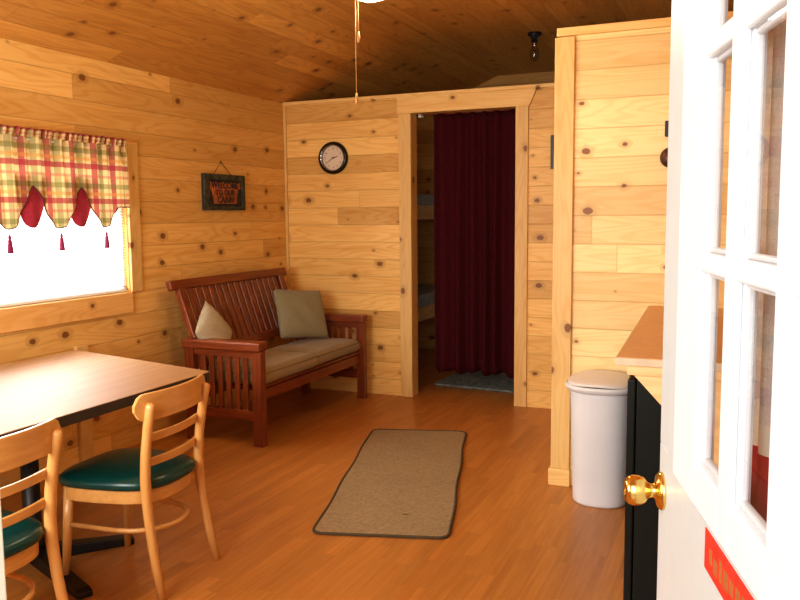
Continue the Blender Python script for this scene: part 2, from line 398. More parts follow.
trim(7,(PX-.014,PX+.105,PY-.034,PY+.1,0,.095),m_trim_x,'pine plinth block at the corner post')
trim(8,(PX+.006,W,PY-.026,PY+.12,H-.03,H+.012),m_trim_x,'pine cap on top of the right partition')
trim(9,(DX0-.001,DX0+.012,YB,YB+.115,0,DZ),m_trim_zy,'pine jamb inside the curtained doorway left')
trim(10,(DX1-.012,DX1+.001,YB,YB+.115,0,DZ),m_trim_zy,'pine jamb inside the curtained doorway right')
trim(11,(0,.022,WY1+.005,WY1+.105,WZ0,1.97),m_trim_zy,'pine casing right of the bright window')
trim(12,(0,.022,WY0-.1,WY0-.005,WZ0,1.97),m_trim_zy,'pine casing on the near side of the window')
trim(13,(0,.028,WY0-.2,WY1+.0,.888,WZ0),m_trim_y,'pine apron board beneath the bright window')
trim(14,(0,.022,WY0-.1,WY1+.105,1.97,1.985),m_trim_y,'pine head board over the bright window')
trim(15,(0,.03,3.63,3.72,0,.74),m_trim_zy,'pale vertical batten on the wall beneath table')
trim(16,(EX0-.12,EX0+.0,YE-.165,YE+.012,0,2.2),m_cream,'cream jamb edge at the entry doorway')
# window
w=MB()
f=.045
w.box(-.085,-.035,WY0,WY1,WZ0,WZ0+f); w.box(-.085,-.035,WY0,WY1,WZ1-f,WZ1); w.box(-.085,-.035,WY0,WY0+f,WZ0,WZ1); w.box(-.085,-.035,WY1-f,WY1,WZ0,WZ1)
w.box(-.08,-.04,WY0+f,WY1-f,1.53,1.57)
wo=struct(w.build('window_1',m_vinyl,bevel=.004),'white framed bright window on the left wall','window')
g=MB(); g.box(-.064,-.060,WY0+f,WY1-f,WZ0+f,WZ1-f); g.build('window_pane',m_glass,wo)
bl=empty('window_blind',(0,0,0)); tag(bl,'white mini blind lowered across the bright window','blind')
s=MB(); n=46
for i in range(n):
    z=WZ0+.03+i*(WZ1-WZ0-.06)/n
    M=Matrix.Translation((-.018,0,z))@Matrix.Rotation(R(32),4,'Y')
    s.box(-.0125,.0125,WY0+.02,WY1-.02,-.0006,.0006,M)
s.build('slats',m_blind,bl)
s=MB(); s.box(-.032,-.004,WY0+.015,WY1-.015,WZ1-.035,WZ1-.002); s.build('head_rail',m_vinyl,bl)
s=MB(); s.box(-.030,-.006,WY0+.018,WY1-.018,WZ0+.006,WZ0+.02); s.build('bottom_rail',m_vinyl,bl)
for y in(WY0+.2,(WY0+WY1)/2,WY1-.2):
    s=MB(); s.tube([(-.004,y,WZ0+.02),(-.004,y,WZ1-.03)],.0012,6); s.build('ladder_cord',m_vinyl,bl)

# ================================================================== VALANCE
val=empty('window_valance',(0,0,0)); tag(val,'plaid scalloped valance with tassels over the bright window','valance')
VY0,VY1,VT=2.76,4.065,1.945; CP=.356; C0=3.155
def pleat(u,v):
    return .018*math.sin(u*2*PI/.088+.6*math.sin(u*9))*(1-.55*v)+.008*math.sin(u*2*PI/.21+1)
def hem(u):
    k=round((u-C0)/CP); t=abs((u-(C0+k*CP))/CP)*2  # 0 centre..1 between
    if u>C0+2*CP: t=min(1,(u-(C0+2*CP))/.10)*.62; 
    t=min(1,t)
    z=1.445+.235*(.45*t**1.7+.55*(0.5-0.5*math.cos(PI*t**1.25))) if t<1 else 1.68
    return z
def vf(i,j):
    u=VY0+(VY1-VY0)*i; h=hem(u); z=VT+(h-VT)*j
    uu=u+(.012 if u>3.98 else 0)*math.sin(PI*j)+ (j*.5*(.02 if u>3.95 else 0))
    return (.062+pleat(u,j)+.012*j, uu, z)
s=MB(); s.grid(vf,300,30); s.build('plaid_panel',m_plaid,val,fixn=False)
s=MB(); s.tube([vf(i/200,1) for i in range(201)],.0035,6); s.build('edge_cord',m_trimcord,val)
def hf(i,j):
    u=VY0+(VY1-VY0)*i; z=VT-.012+.045*j+.006*math.sin(u*140)*j
    return (.062+.026*math.sin(u*2*PI/.045+math.sin(u*31))*(.5+.5*j),u,z+.010)
m_head=plaid('header_plaid','y','z',.06,.09,transl=.1); s=MB(); s.grid(hf,300,4); o=s.build('gathered_header',m_head,val,solid=.002,fixn=False)
s=MB(); s.tube([(.045,VY0-.01,VT-.012),(.045,VY1+.005,VT-.012)],.009,10); s.build('curtain_rod',m_white,val)
for k in range(-1,3):
    c=C0+CP*(k+.5)-.005
    if c>VY1-.1: continue
    def rf(i,j,c=c):
        t=i*2-1; w=.115*(1-.25*max(0,j-.35)); 
        zb=1.450+.15*abs(t)**2.6
        z=1.74+(zb-1.74)*j
        return (.046+.008*math.cos(t*5)+.01*j, c+t*w*(1.0), z)
    s=MB(); s.grid(rf,16,12); s.build('lining_lobe',m_mauve,val,solid=.003,fixn=False)
for k in range(-1,3):
    y=C0+CP*k; x=.075
    s=MB(); s.tube([(x,y,1.45),(x,y,1.408)],.0022,6)
    s.lathe([(0.001,1.412),(.007,1.410),(.009,1.400),(.006,1.392),(.010,1.386),(.016,1.322),(.015,1.316),(.001,1.316)],14,Matrix.Translation((x,y,0)))
    s.build('tassel',m_tassel,val)

# ================================================================== SIGN
sg=empty('welcome_sign',(0,5.18,1.685)); tag(sg,'dark wooden welcome sign hanging on wire above the futon','sign')
s=MB(); hw,hh,bw=.260,.134,.042
s.box(.004,.020,-hw,hw,-hh,hh); s.build('backing',m_signg,sg)
s=MB(); s.box(.018,.034,-hw,hw,hh-bw,hh); s.box(.018,.034,-hw,hw,-hh,-hh+bw*.7); s.box(.018,.034,-hw,-hw+bw*1.5,-hh+bw*.7,hh-bw); s.box(.018,.034,hw-bw,hw,-hh+bw*.7,hh-bw)
s.build('frame',m_signf,sg,bevel=.004)
s=MB(); s.prism([(.021,-.19,.076),(.021,.205,.076),(.021,.205,.030),(.021,.168,.022),(.021,.150,-.085),(.021,-.140,-.085),(.021,-.160,.0),(.021,-.19,.03)],(.004,0,0)); s.build('orange_panel',m_signo,sg)
# lettering
def text(body,size,loc,rot,mat,parent,name='lettering',ext=.0015,bold=0.,space=1.):
    cu=bpy.data.curves.new(name,'FONT'); cu.body=body; cu.size=size; cu.align_x='CENTER'; cu.align_y='CENTER'; cu.extrude=ext; cu.offset=bold; cu.space_character=space
    t=bpy.data.objects.new(name+'_tmp',cu); col.objects.link(t)
    bpy.context.view_layer.update()
    me=bpy.data.meshes.new_from_object(t.evaluated_get(bpy.context.evaluated_depsgraph_get()))
    bpy.data.objects.remove(t); me.materials.clear(); me.materials.append(mat)
    o=bpy.data.objects.new(name,me); col.objects.link(o); o.parent=parent; o.location=loc; o.rotation_euler=rot; return o
# on the left wall: text runs toward +y, faces +x
rt=(PI/2,0,PI/2)
text('WELCOME',.068,(.0265,.005,.050),rt,m_ink,sg,bold=.0015,space=1.05)
text('TO OUR',.062,(.0265,.002,-.004),rt,m_ink,sg,bold=.0015,space=1.05)
text('CABIN',.068,(.0265,.005,-.057),rt,m_ink,sg,bold=.0015,space=1.05)
s=MB(); s.tube([(.012,-.12,hh),(.010,-.02,hh+.095),(.012,.10,hh)],.0022,6); s.build('hanging_wire',m_wire,sg)
s=MB(); s.lathe([(0.0005,.012),(.005,.012),(.005,.008),(.002,.007),(.002,-.001)],10,Matrix.Translation((.002,-.02,hh+.097))@Matrix.Rotation(PI/2,4,'Y')); s.build('nail',m_wire,sg)

# ================================================================== CLOCK
ck=empty('wall_clock',(.473,YB,1.983)); tag(ck,'round black rimmed clock on the back wall','clock')
Mx=Matrix.Rotation(PI/2,4,'X')
s=MB(); s.lathe([(.0,.0),(.134,.0),(.136,.012),(.132,.030),(.122,.038),(.108,.034),(.101,.022),(.101,.010)],56,Mx); s.build('rim',m_clockrim,ck)
s=MB(); s.lathe([(.102,.020),(.104,.030),(.108,.034),(.112,.034)],48,Mx); s.build('bezel',m_chrome,ck)
s=MB(); s.lathe([(.0005,.014),(.103,.014)],48,Mx); s.build('face',m_face,ck)
s=MB()
for k in range(60):
    a=2*PI*k/60; M=Mx@Matrix.Rotation(a,4,'Z'); s.box(-.0008,.0008,.092,.096,.014,.0152,M)
s.build('minute_marks',m_ink,ck)
for k in range(12):
    a=R(90-30*(k+1)); text(str(k+1),.021,(.078*math.cos(a),-.0155,.078*math.sin(a)),(PI/2,0,0),m_ink,ck,'numeral',.0004)
def hand(nm,ang,l,w):
    s=MB(); M=Mx@Matrix.Rotation(-R(ang),4,'Z'); s.prism([(-w,-.012,.018),(w,-.012,.018),(w*.4,l,.018),(-w*.4,l,.018)],(0,0,.0015),M); s.build(nm,m_ink,ck)
hand('hour_hand',76,.045,.0045); hand('minute_hand',236,.068,.0032)
s=MB(); s.lathe([(.0005,.022),(.006,.022),(.006,.016)],16,Mx); s.build('centre_cap',m_ink,ck)
s=MB(); s.lathe([(.0005,.031),(.05,.030),(.104,.027)],40,Mx); s.build('cover_glass',m_glass,ck)

# ================================================================== FUTON
fu=empty('futon_sofa',(0,0,0)); tag(fu,'red-brown slatted wooden futon sofa against the left wall','sofa')
def futon_arm(ya,yb,nm='armrest'):
    # ya..yb thickness of the side frame
    s=MB(); s.box(.215,.832,ya-.022,yb+.022,.632,.692); arm=s.build(nm,m_cherry_x,fu,bevel=.012,seg=3)
    s=MB(); s.box(.758,.828,ya,yb,0,.632); s.build('leg',m_cherry,fu,bevel=.004)
    s=MB(); s.box(.225,.295,ya,yb,0,.632); s.build('leg',m_cherry,fu,bevel=.004)
    s=MB(); s.box(.295,.758,ya+.012,yb-.012,.165,.235); s.build('lower_side_rail',m_cherry_x,fu,bevel=.003); s=MB(); s.box(.295,.758,ya+.012,yb-.012,.585,.632); s.build('upper_side_rail',m_cherry_x,fu,bevel=.003)
    for k in range(6):
        x=.295+.463*(k+1)/7.0; s=MB(); s.box(x-.019,x+.019,ya+.022,yb-.022,.23,.59); s.build('arm_slat',m_cherry,fu,bevel=.003)
FY0,FY1=4.375,5.955
futon_arm(FY0,FY0+.06); futon_arm(FY1-.05,FY1)
# seat frame
s=MB(); s.box(.755,.79,FY0+.06,FY1-.05,.295,.365); s.build('front_rail',m_cherry_y,fu,bevel=.004)
s=MB(); s.box(.745,.785,FY0+.06,FY1-.05,.372,.392); s.build('cushion_lip',m_cherry_y,fu,bevel=.003)
s=MB(); s.box(.25,.29,FY0+.06,FY1-.05,.26,.33); s.build('rear_rail',m_cherry_y,fu,bevel=.004)
s=MB()
for k in range(12):
    y=FY0+.12+k*(FY1-FY0-.22)/11; s.box(.28,.75,y-.025,y+.025,.352,.370)
s.build('seat_slats',m_cherry_x,fu)
# reclined back: local frame: origin bottom, up-axis along recline
xb0,zb0,xb1,zb1=.355,.40,.125,1.062
L=math.hypot(xb1-xb0,zb1-zb0); ang=math.atan2(xb0-xb1,zb1-zb0)
MBk=Matrix.Translation((xb0,0,zb0))@Matrix.Rotation(-ang,4,'Y')
BY0,BY1=4.375,5.815
s=MB(); s.box(-.022,.022,BY0-.02,BY1+.02,L-.055,L+.012,MBk); s.build('back_top_rail',m_cherry_y,fu,bevel=.010,seg=3)
s=MB(); s.box(-.018,.018,BY0+.09,BY1-.06,.17,.235,MBk); s.build('back_lower_rail',m_cherry_y,fu,bevel=.005)
for y in(BY0+.09,BY1-.075):
    s=MB(); s.box(-.02,.02,y-.04,y+.03,-.0,L-.05,MBk); s.build('back_stile',m_cherry,fu,bevel=.004)
nsl=15
for k in range(nsl):
    y=BY0+.15+(BY1-BY0-.285)*(k+.5)/nsl; s=MB(); s.box(-.008,.008,y-.027,y+.027,.2,L-.05,MBk); s.build('back_slat',m_cherry,fu,bevel=.003)
# seat cushions (rest on the frame)
def cushion(name,x0,x1,y0,y1,z0,z1,mat,lab,cat='cushion',grp=None,puff=.012):
    def prof(u,v,top):
        ex=4; e=(1-abs(u)**5)*(1-abs(v)**5); return e
    c=empty(name,((x0+x1)/2,(y0+y1)/2,z0)); hx,hy,ht=(x1-x0)/2,(y1-y0)/2,z1-z0
    s=MB(); n=22
    def shape(i,j,side):
        u=i*2-1; v=j*2-1
        r=.025; 
        uu=u*(hx-.0); vv=v*(hy-.0)
        # rounded edge
        ed=max(0,abs(uu)-(hx-r)); ev=max(0,abs(vv)-(hy-r)); dd=min(r,math.hypot(ed,ev))
        drop=r-math.sqrt(max(0,r*r-dd*dd))
        bul=puff*(1-u**4)*(1-v**4)+.004*math.sin(vv*19+uu*7)*(1-u**4)*(1-v**4)
        z=ht-drop+bul if side else drop*.6
        return (uu,vv,z)
    s.grid(lambda i,j: shape(i,j,1),n,n*2); s.grid(lambda i,j: shape(i,j,0),n,n*2)
    # side skirt
    pts=[]
    for i in range(n+1): pts.append((i/n,0))
    for j in range(1,2*n+1): pts.append((1,j/(2*n)))
    for i in range(n-1,-1,-1): pts.append((i/n,1))
    for j in range(2*n-1,0,-1): pts.append((0,j/(2*n)))
    P=pts+[pts[0]]
    def sk(i,j):
        p=P[min(int(round(i*(len(P)-1))),len(P)-1)]; a=Vector(shape(*p,1)); b_=Vector(shape(*p,0)); m=a.lerp(b_,j)
        u=p[0]*2-1; v=p[1]*2-1; k=math.sin(PI*j)*.008
        if abs(u)>.999: m.x+=math.copysign(k,u)
        if abs(v)>.999: m.y+=math.copysign(k,v)
        return m
    s.grid(sk,len(P)-1,5)
    body=s.build('cover',mat,c)
    bm=bmesh.new(); bm.from_mesh(body.data); bmesh.ops.remove_doubles(bm,verts=bm.verts,dist=.0004); bmesh.ops.recalc_face_normals(bm,faces=bm.faces); bm.to_mesh(body.data); bm.free()
    s=MB(); rim=[Vector(shape(*p,1))+Vector((math.copysign(.002,p[0]-.5) if p[0] in(0,1) else 0,math.copysign(.002,p[1]-.5) if p[1] in(0,1) else 0,-.0)) for p in pts]
    s.tube(rim,.0035,6,closed=True); s.build('piping',m_piping,body)
    tag(c,lab,cat,grp); return c
cushion('seat_cushion',.335,.80,FY0+.066,5.155,.393,.498,m_cush,'tan seat cushion at the near end of the futon',grp='futon seat cushions')
cushion('seat_cushion',.335,.79,5.172,FY1-.056,.393,.494,m_cush,'tan seat cushion at the far end of the futon by back wall',grp='futon seat cushions')
# throw pillows
def pillow(name,mat,lab,size,thick,M):
    s=MB(); n=24
    def sh(i,j,sg):
        u=i*2-1; v=j*2-1
        pin=1-.07*(1-abs(u*v)**.6)*(abs(u)**6+abs(v)**6)/2
        e=((1-abs(u)**2.6)*(1-abs(v)**2.6))
        z=sg*thick/2*max(e,0)**.55+ .004*math.sin(u*7+v*5)*max(e,0)
        return Vector((u*size[0]/2*pin,v*size[1]/2*pin,z))
    s.grid(lambda i,j: sh(i,j,1),n,n); s.grid(lambda i,j: sh(i,j,-1),n,n)
    o=s.build(name,mat)
    bm=bmesh.new(); bm.from_mesh(o.data); bmesh.ops.remove_doubles(bm,verts=bm.verts,dist=.0004); bmesh.ops.recalc_face_normals(bm,faces=bm.faces); bm.to_mesh(o.data); bm.free()
    for p in o.data.polygons: p.use_smooth=True
    o.matrix_world=M; 
    return tag(o,lab,'pillow',None)
# far pillow: leaning against the slats; local x = along y world, local y = up, local z = outward (+x)
def lean(cx,cy,cz,yaw,tilt,roll):
    base=Matrix(((0,0,1,0),(1,0,0,0),(0,1,0,0),(0,0,0,1)))
    return Matrix.Translation((cx,cy,cz))@Matrix.Rotation(yaw,4,'Z')@Matrix.Rotation(-tilt,4,'Y')@Matrix.Rotation(roll,4,'X')@base
pillow('throw_pillow',m_cush2,'grey green square pillow leaning at the far end of the futon',(.48,.40),.12,lean(.44,5.57,.728,R(-20),R(21),R(-6)))
pillow('throw_pillow',m_cush3,'pale tan pillow slumped behind the near arm of the futon',(.34,.32),.12,lean(.335,4.565,.712,R(6),R(22),R(36)))

# ================================================================== TABLE
tb=empty('dining_table',(.75,2.45,0)); tag(tb,'tan laminate dining table with black edge beneath the window','table')
ox,oy=.75,2.45
top=[(.185,3.475),(1.30,3.215),(1.315,1.62),(.17,1.62)]
def rnd(pts,r=.02,n=4):
    out=[]
    for i,p in enumerate(pts):
        p=Vector(p); a=Vector(pts[i-1]); b_=Vector(pts[(i+1)%len(pts)])
        da=(a-p).normalized()*r; db=(b_-p).normalized()*r
        for k in range(n+1):
            t=k/n; out.append((p+da)*(1-t)**2+p*2*t*(1-t)+(p+db)*t*t)
    return out
rp=rnd(top,.025)
s=MB(); s.prism([(p.x-ox,p.y-oy,.706) for p in rp],(0,0,.0425)); s.build('edge_band',m_tedge,tb,bevel=.002)
s=MB(); s.prism([(ox+(p.x-ox)*.997-ox,oy+(p.y-oy)*.998-oy,.7475) for p in rp],(0,0,.0035)); s.build('tabletop',m_ttop,tb)
bx,by=.84-ox,2.52-oy
s=MB(); s.lathe([(.001,.05),(.055,.05),(.05,.09),(.038,.12),(.038,.66),(.001,.66)],24,Matrix.Translation((bx,by,0))); pc=s.build('pedestal_column',m_black,tb)
s=MB(); s.box(bx-.25,bx+.25,by-.2,by+.2,.69,.706); s.box(bx-.03,bx+.03,by-.2,by+.2,.655,.69); s.build('mounting_plate',m_black,tb)
for a,l in((50,.42),(-22,.52),(230,.42),(158,.46)):
    s=MB(); M=Matrix.Translation((bx,by,0))@Matrix.Rotation(R(a),4,'Z')
    s.prism([(0,-.032,.0),(l,-.03,.0),(l,-.03,.026),(l-.03,-.03,.036),(.05,-.032,.062),(0,-.032,.07)],(0,.062,0),M); s.build('foot',m_black,pc,bevel=.005)

# ================================================================== CHAIRS
def make_chair():
    c=empty('dining_chair',(0,0,0))
    for sgn in(-1,1):
        s=MB(); pth=[(.240,sgn*.200,0),(.210,sgn*.195,.14),(.187,sgn*.19,.28),(.175,sgn*.187,.40),(.173,sgn*.187,.48),(.181,sgn*.189,.58),(.200,sgn*.193,.70),(.217,sgn*.197,.775),(.219,sgn*.197,.784),(.2205,sgn*.197,.789)]
        s.tube(pth,[.0165,.018,.0195,.021,.021,.0205,.0195,.0185,.015,.008],14); s.build('leg',m_beech,c)
        s=MB(); s.tube([(-.228,sgn*.200,0),(-.215,sgn*.192,.2),(-.200,sgn*.183,.425)],[.0145,.0185,.021],14); s.build('leg',m_beech,c)
    # seat outline: rounded trapezoid, wider at the front, arched at the rear
    def outline(grow=0,n=72):
        out=[]
        for k in range(n):
            a=2*PI*k/n; ca,sa=math.cos(a),math.sin(a); e=.28
            x=math.copysign(abs(ca)**(2*e/1.0),ca); y=math.copysign(abs(sa)**(2*e),sa)
            x=x; wid=.220-.022*x
            px=-.035+x*(.232+grow); py=y*(wid+grow)
            if x<-.5: px-=0
            if x>0: px+=.020*(1-(y*y))-.012
            out.append((px,py))
        return out
    s=MB(); o=outline(-.008); s.prism([(x,y,.368) for x,y in o],(0,0,.062),smooth=True); s.build('seat_frame',m_beech_y,c,bevel=.004)
    s=MB(); n=72; o=outline(.004)
    rings=[(1.0,.428),(1.015,.436),(1.018,.446),(1.0,.458),(.95,.467),(.85,.474),(.65,.479),(.4,.482),(.15,.483)]
    cx=-.03
    vs=[];fs=[]
    for k,(sc,z) in enumerate(rings):
        for x,y in o: vs.append((cx+(x-cx)*sc,y*sc,z))
    for k in range(len(rings)-1):
        for i in range(n): fs.append((k*n+i,k*n+(i+1)%n,(k+1)*n+(i+1)%n,(k+1)*n+i))
    fs.append(tuple(range(n))[::-1]); fs.append(tuple((len(rings)-1)*n+i for i in range(n)))
    s.add(vs,fs,True); s.build('seat',m_teal,c)
    # crest rail, inner side of posts, bowed toward the rear
    def arc(z,x0,half,bow,n=20): 
        return [(x0+bow*(1-(t*t)),half*t,z) for t in [(-1+2*k/n) for k in range(n+1)]]
    n=28; path=arc(.770,.174,.246,.052,n)
    sc=[]
    for k in range(n+1):
        t=abs(-1+2*k/n); d=max(0,(t-.80)/.20); sc.append(max(.18,math.sqrt(max(0,1-d*d))))
    prof=[(-.0085,-.055),(.0085,-.055),(.0085,.055),(-.0085,.055)]
    s=MB(); s.sweep(path,prof,scale=sc,smooth=False); s.build('crest_rail',m_beech_y,c,bevel=.004)
    for z,x0 in((.640,.170),(.538,.160)):
        s=MB(); s.sweep(arc(z,x0,.188,.030,16),[(-.007,-.0165),(.007,-.0165),(.007,.0165),(-.007,.0165)]); s.build('back_slat',m_beech_y,c,bevel=.004)
    # bent hoop stretcher
    pts=[(-.212,-.19,.255)]
    for k in range(0,21):
        a=-PI/2+PI*k/20; pts.append((-.03+.228*max(math.cos(a),0)**.8,.178*math.sin(a),.250))
    pts.append((-.212,.19,.255))
    s=MB(); s.tube(pts,.0105,10); s.build('stretcher',m_beech_y,c)
    return c
ch=make_chair(); ch.location=(1.362,2.610,0); ch.rotation_euler.z=R(4.5)
tag(ch,'beech dining chair with teal seat, whole back seen beside the table','chair','dining chairs at the table')
c2=copy_tree(ch); c2.location=(1.352,1.80,0); c2.rotation_euler.z=R(1)
tag(c2,'beech dining chair with teal seat, nearest the left entry jamb','chair','dining chairs at the table')

# ================================================================== RUGS
cx,cy=(1.301+2.45)/2,(5.039+3.397)/2; cx=(1.301+1.947+2.45+1.84)/4; cy=(5.039+5.207+3.397+3.253)/4
ra=math.atan2(5.12-3.325,1.62-2.145)-PI/2
rg=empty('floor_rug',(cx,cy,0),ra); tag(rg,'beige woven rectangular rug with dark binding on the floor','rug')
hx,hy=.325,.935
pts=rnd([(-hx,-hy),(hx,-hy),(hx,hy),(-hx,hy)],.06,6)
def wob(p,k): return (p.x+.004*math.sin(p.y*9+k),p.y+.003*math.sin(p.x*11))
s=MB(); s.prism([(*wob(p,0),.0) for p in pts],(0,0,.009)); s.build('weave',m_rug,rg)
s=MB()
dense=[]
for i in range(len(pts)):
    a=pts[i]; b_=pts[(i+1)%len(pts)]; m=max(1,int((b_-a).length/.05))
    for k in range(m): dense.append(a.lerp(b_,k/m))
s.tube([(p.x+.004*math.sin(p.y*9),p.y,.0065) for p in dense],.0075,8,closed=True); s.build('binding',m_rugedge,rg)
s=MB(); pts=rnd([(1.16,6.60),(2.06,6.52),(2.1,7.35),(1.22,7.40)],.04,4)
s.prism([(p.x,p.y,0.) for p in pts],(0,0,.02)); tag(s.build('bath_mat',m_mat,bevel=.008),'grey blue rug on the floor beneath the maroon curtain','rug')

# ================================================================== MAROON CURTAIN
cu=empty('doorway_curtain',(0,0,0)); tag(cu,'full-length maroon curtain hanging in the back doorway','curtain')
def cf(i,j):
    u=1.30+.82*i; sp=1-.0*j
    y=6.275+.030*math.sin(u*2*PI/.118+1.3*math.sin(u*11))*(.6+.5*j)+.012*math.sin(u*2*PI/.31)*j
    x=u-.012*math.sin(j*PI*.8)*math.cos(u*20)-.0*j
    zb=.205+.012*math.sin(u*31)+.008*math.sin(u*60)
    return (x,y,2.315+(zb-2.315)*j)
s=MB(); s.grid(cf,260,40); s.build('cloth',m_maroon,cu,solid=.002,fixn=False)
s=MB(); s.tube([(1.0,6.275,2.318),(2.25,6.275,2.318)],.010,10); s.build('curtain_rod',m_brown,cu)
for x in(1.205,2.2):
    s=MB(); s.box(x-.012,x+.012,YB+.112,6.285,2.29,2.315); s.build('rod_bracket',m_plastic,cu)

# ================================================================== BUNK BED
bk=empty('bunk_bed',(0,0,0)); tag(bk,'pine bunk bed in the dark room left of maroon curtain','bed')
for x in(.03,.82):
    for y in(6.75,8.32):
        s=MB(); s.box(x,x+.06,y,y+.07,0,1.75); s.build('post',m_bunk,bk,bevel=.004)
for z,in((.50,),(1.46,)):
    s=MB(); s.box(.84,.865,6.82,8.32,z,z+.13); s.box(.04,.065,6.82,8.32,z,z+.13); s.box(.09,.82,6.76,6.785,z,z+.13); s.box(.04,.87,6.8,8.35,z,z+.02); s.build('side_rail',m_bunk,bk,bevel=.003)
    s=MB(); s.box(.07,.835,6.83,8.31,z+.05,z+.24); tag(s.build('mattress',m_mattress,bk,bevel=.03,seg=3))

# ================================================================== CEILING LIGHT + CHAINS
cl=empty('ceiling_light',(1.955,3.70,ZC)); tag(cl,'glowing ceiling light with two long pull chains','light')
s=MB(); s.lathe([(.001,-.0),(.085,-.0),(.08,-.03),(.05,-.05),(.014,-.055),(.014,-.14),(.10,-.16),(.105,-.235),(.06,-.262),(.06,-.285),(.001,-.285)],36); s.build('housing',m_bronze,cl)
s=MB(); s.lathe([(.055,-.285),(.085,-.30),(.105,-.335),(.10,-.372),(.075,-.398),(.035,-.412),(.001,-.415)],36); gl=s.build('glass_globe',m_globe,cl)
def chain(x,y,z1,nm):
    s=MB(); s.tube([(x,y,-.20),(x,y,z1)],.0022,6); s.tube([(x*.6,y*.6,-.20),(x,y,-.20)],.003,6)
    chn=s.build(nm,m_cord,cl); s=MB()
    s.lathe([(.001,.0),(.005,-.002),(.0085,-.03),(.006,-.052),(.001,-.055)],12,Matrix.Translation((x,y,z1))); s.build('pull_knob',m_cord,chn)
chain(-.018,-.10,-.575,'pull_chain'); chain(-.030,-.105,-.865,'pull_chain')

# bulb fixture on the ceiling of the far room
bf=empty('bare_bulb',(2.05,6.62,ZC)); tag(bf,'unlit clear bulb in a ceiling socket above the partition','light')
s=MB(); s.lathe([(.001,0),(.055,0),(.055,-.018),(.030,-.035),(.026,-.075),(.001,-.075)],28); s.build('socket',m_black,bf)
s=MB(); s.lathe([(.018,-.075),(.020,-.10),(.034,-.135),(.040,-.170),(.034,-.20),(.018,-.222),(.001,-.23)],28); s.build('glass_bulb',m_bulbglass,bf)
s=MB(); s.lathe([(.016,-.075),(.018,-.10),(.014,-.112),(.001,-.112)],20); s.lathe([(.001,-.13),(.010,-.135),(.012,-.165),(.008,-.19),(.001,-.195)],16); s.build('bulb_base',m_chrome,bf)

# ================================================================== WALL ITEMS
pf=empty('picture_frame',(2.417,YB,1.96)); tag(pf,'small dark framed picture on back wall beside the corner post','picture')
s=MB(); s.box(-.105,.105,-.032,0,-.125,.125); s.build('frame',m_black,pf,bevel=.003)
s=MB(); s.box(-.08,.08,-.034,-.030,-.10,.10); s.build('print',m_signf,pf)
hk=empty('wall_plate',(3.345,PY,1.925)); tag(hk,'small dark square box on partition above the round hook','box')
s=MB(); s.box(-.062,.062,-.022,0,-.040,.040); s.build('body',m_black,hk,bevel=.004)
s=MB(); s.box(-.02,.02,-.026,-.022,-.01,.01); s.build('latch',m_bronze,hk)
hk=empty('coat_hook',(3.318,PY,1.778)); tag(hk,'round dark bronze hook on the partition beside the door edge','hook')
s=MB(); s.lathe([(.001,0),(.040,0),(.042,.006),(.030,.010),(.016,.014),(.014,.030),(.040,.045),(.052,.055),(.040,.070),(.001,.074)],28,Mx); s.build('body',m_bronze,hk)

# ================================================================== TRASH BIN
tr=empty('trash_bin',(3.017,4.205,0)); tag(tr,'tall white plastic trash bin beside the partition corner','bin')
def dsec(hw,hd,n=48,p=2.6):
    out=[]
    for k in range(n):
        a=2*PI*k/n; ca,sa=math.cos(a),math.sin(a)
        out.append((hw*math.copysign(abs(ca)**(2/p),ca),hd*math.copysign(abs(sa)**(2/(p if sa>0 else 2.0)),sa)))
    return out
def loft(s,secs,cap=(True,True)):
    n=len(secs[0][0]); vs=[];fs=[]
    for sec,z in secs:
        for (x,y) in sec: vs.append((x,y,z) if not callable(z) else (x,y,z(x,y)))
    for k in range(len(secs)-1):
        for i in range(n): fs.append((k*n+i,k*n+(i+1)%n,(k+1)*n+(i+1)%n,(k+1)*n+i))
    if cap[0]: fs.append(tuple(range(n))[::-1])
    if cap[1]: fs.append(tuple((len(secs)-1)*n+i for i in range(n)))
    s.add(vs,fs,True)
s=MB(); loft(s,[(dsec(.134,.120),0),(dsec(.140,.125),.008),(dsec(.141,.126),.02),(dsec(.152,.135),.35),(dsec(.160,.142),.598),(dsec(.160,.142),.602)],(True,False)); s.build('body',m_plastic,tr)
tilt=lambda z0: (lambda x,y: z0+ .10*(y))
s=MB(); loft(s,[(dsec(.160,.142),.590),(dsec(.176,.156),.597),(dsec(.186,.165),.612),(dsec(.187,.166),.622),(dsec(.180,.159),.628),(dsec(.165,.146),.626)],(False,False)); s.build('rim_collar',m_plastic,tr)
s=MB(); lidz=lambda z0:(lambda x,y: z0+.09*(y+.03)+.014*(1-(x/.17)**2))
loft(s,[(dsec(.166,.146),lidz(.626)),(dsec(.174,.153),lidz(.630)),(dsec(.175,.154),lidz(.636)),(dsec(.160,.143),lidz(.642)),(dsec(.10,.09),lidz(.644)),(dsec(.02,.02),lidz(.645))],(True,True)); s.build('lid',m_lid,tr)
s=MB(); loft(s,[(dsec(.172,.151),lidz(.618)),(dsec(.1765,.1555),lidz(.623)),(dsec(.172,.151),lidz(.628))],(True,True)); s.build('lid_gap_shade',m_tedge,tr)  # solid dark ring standing in for the shade between lid and collar

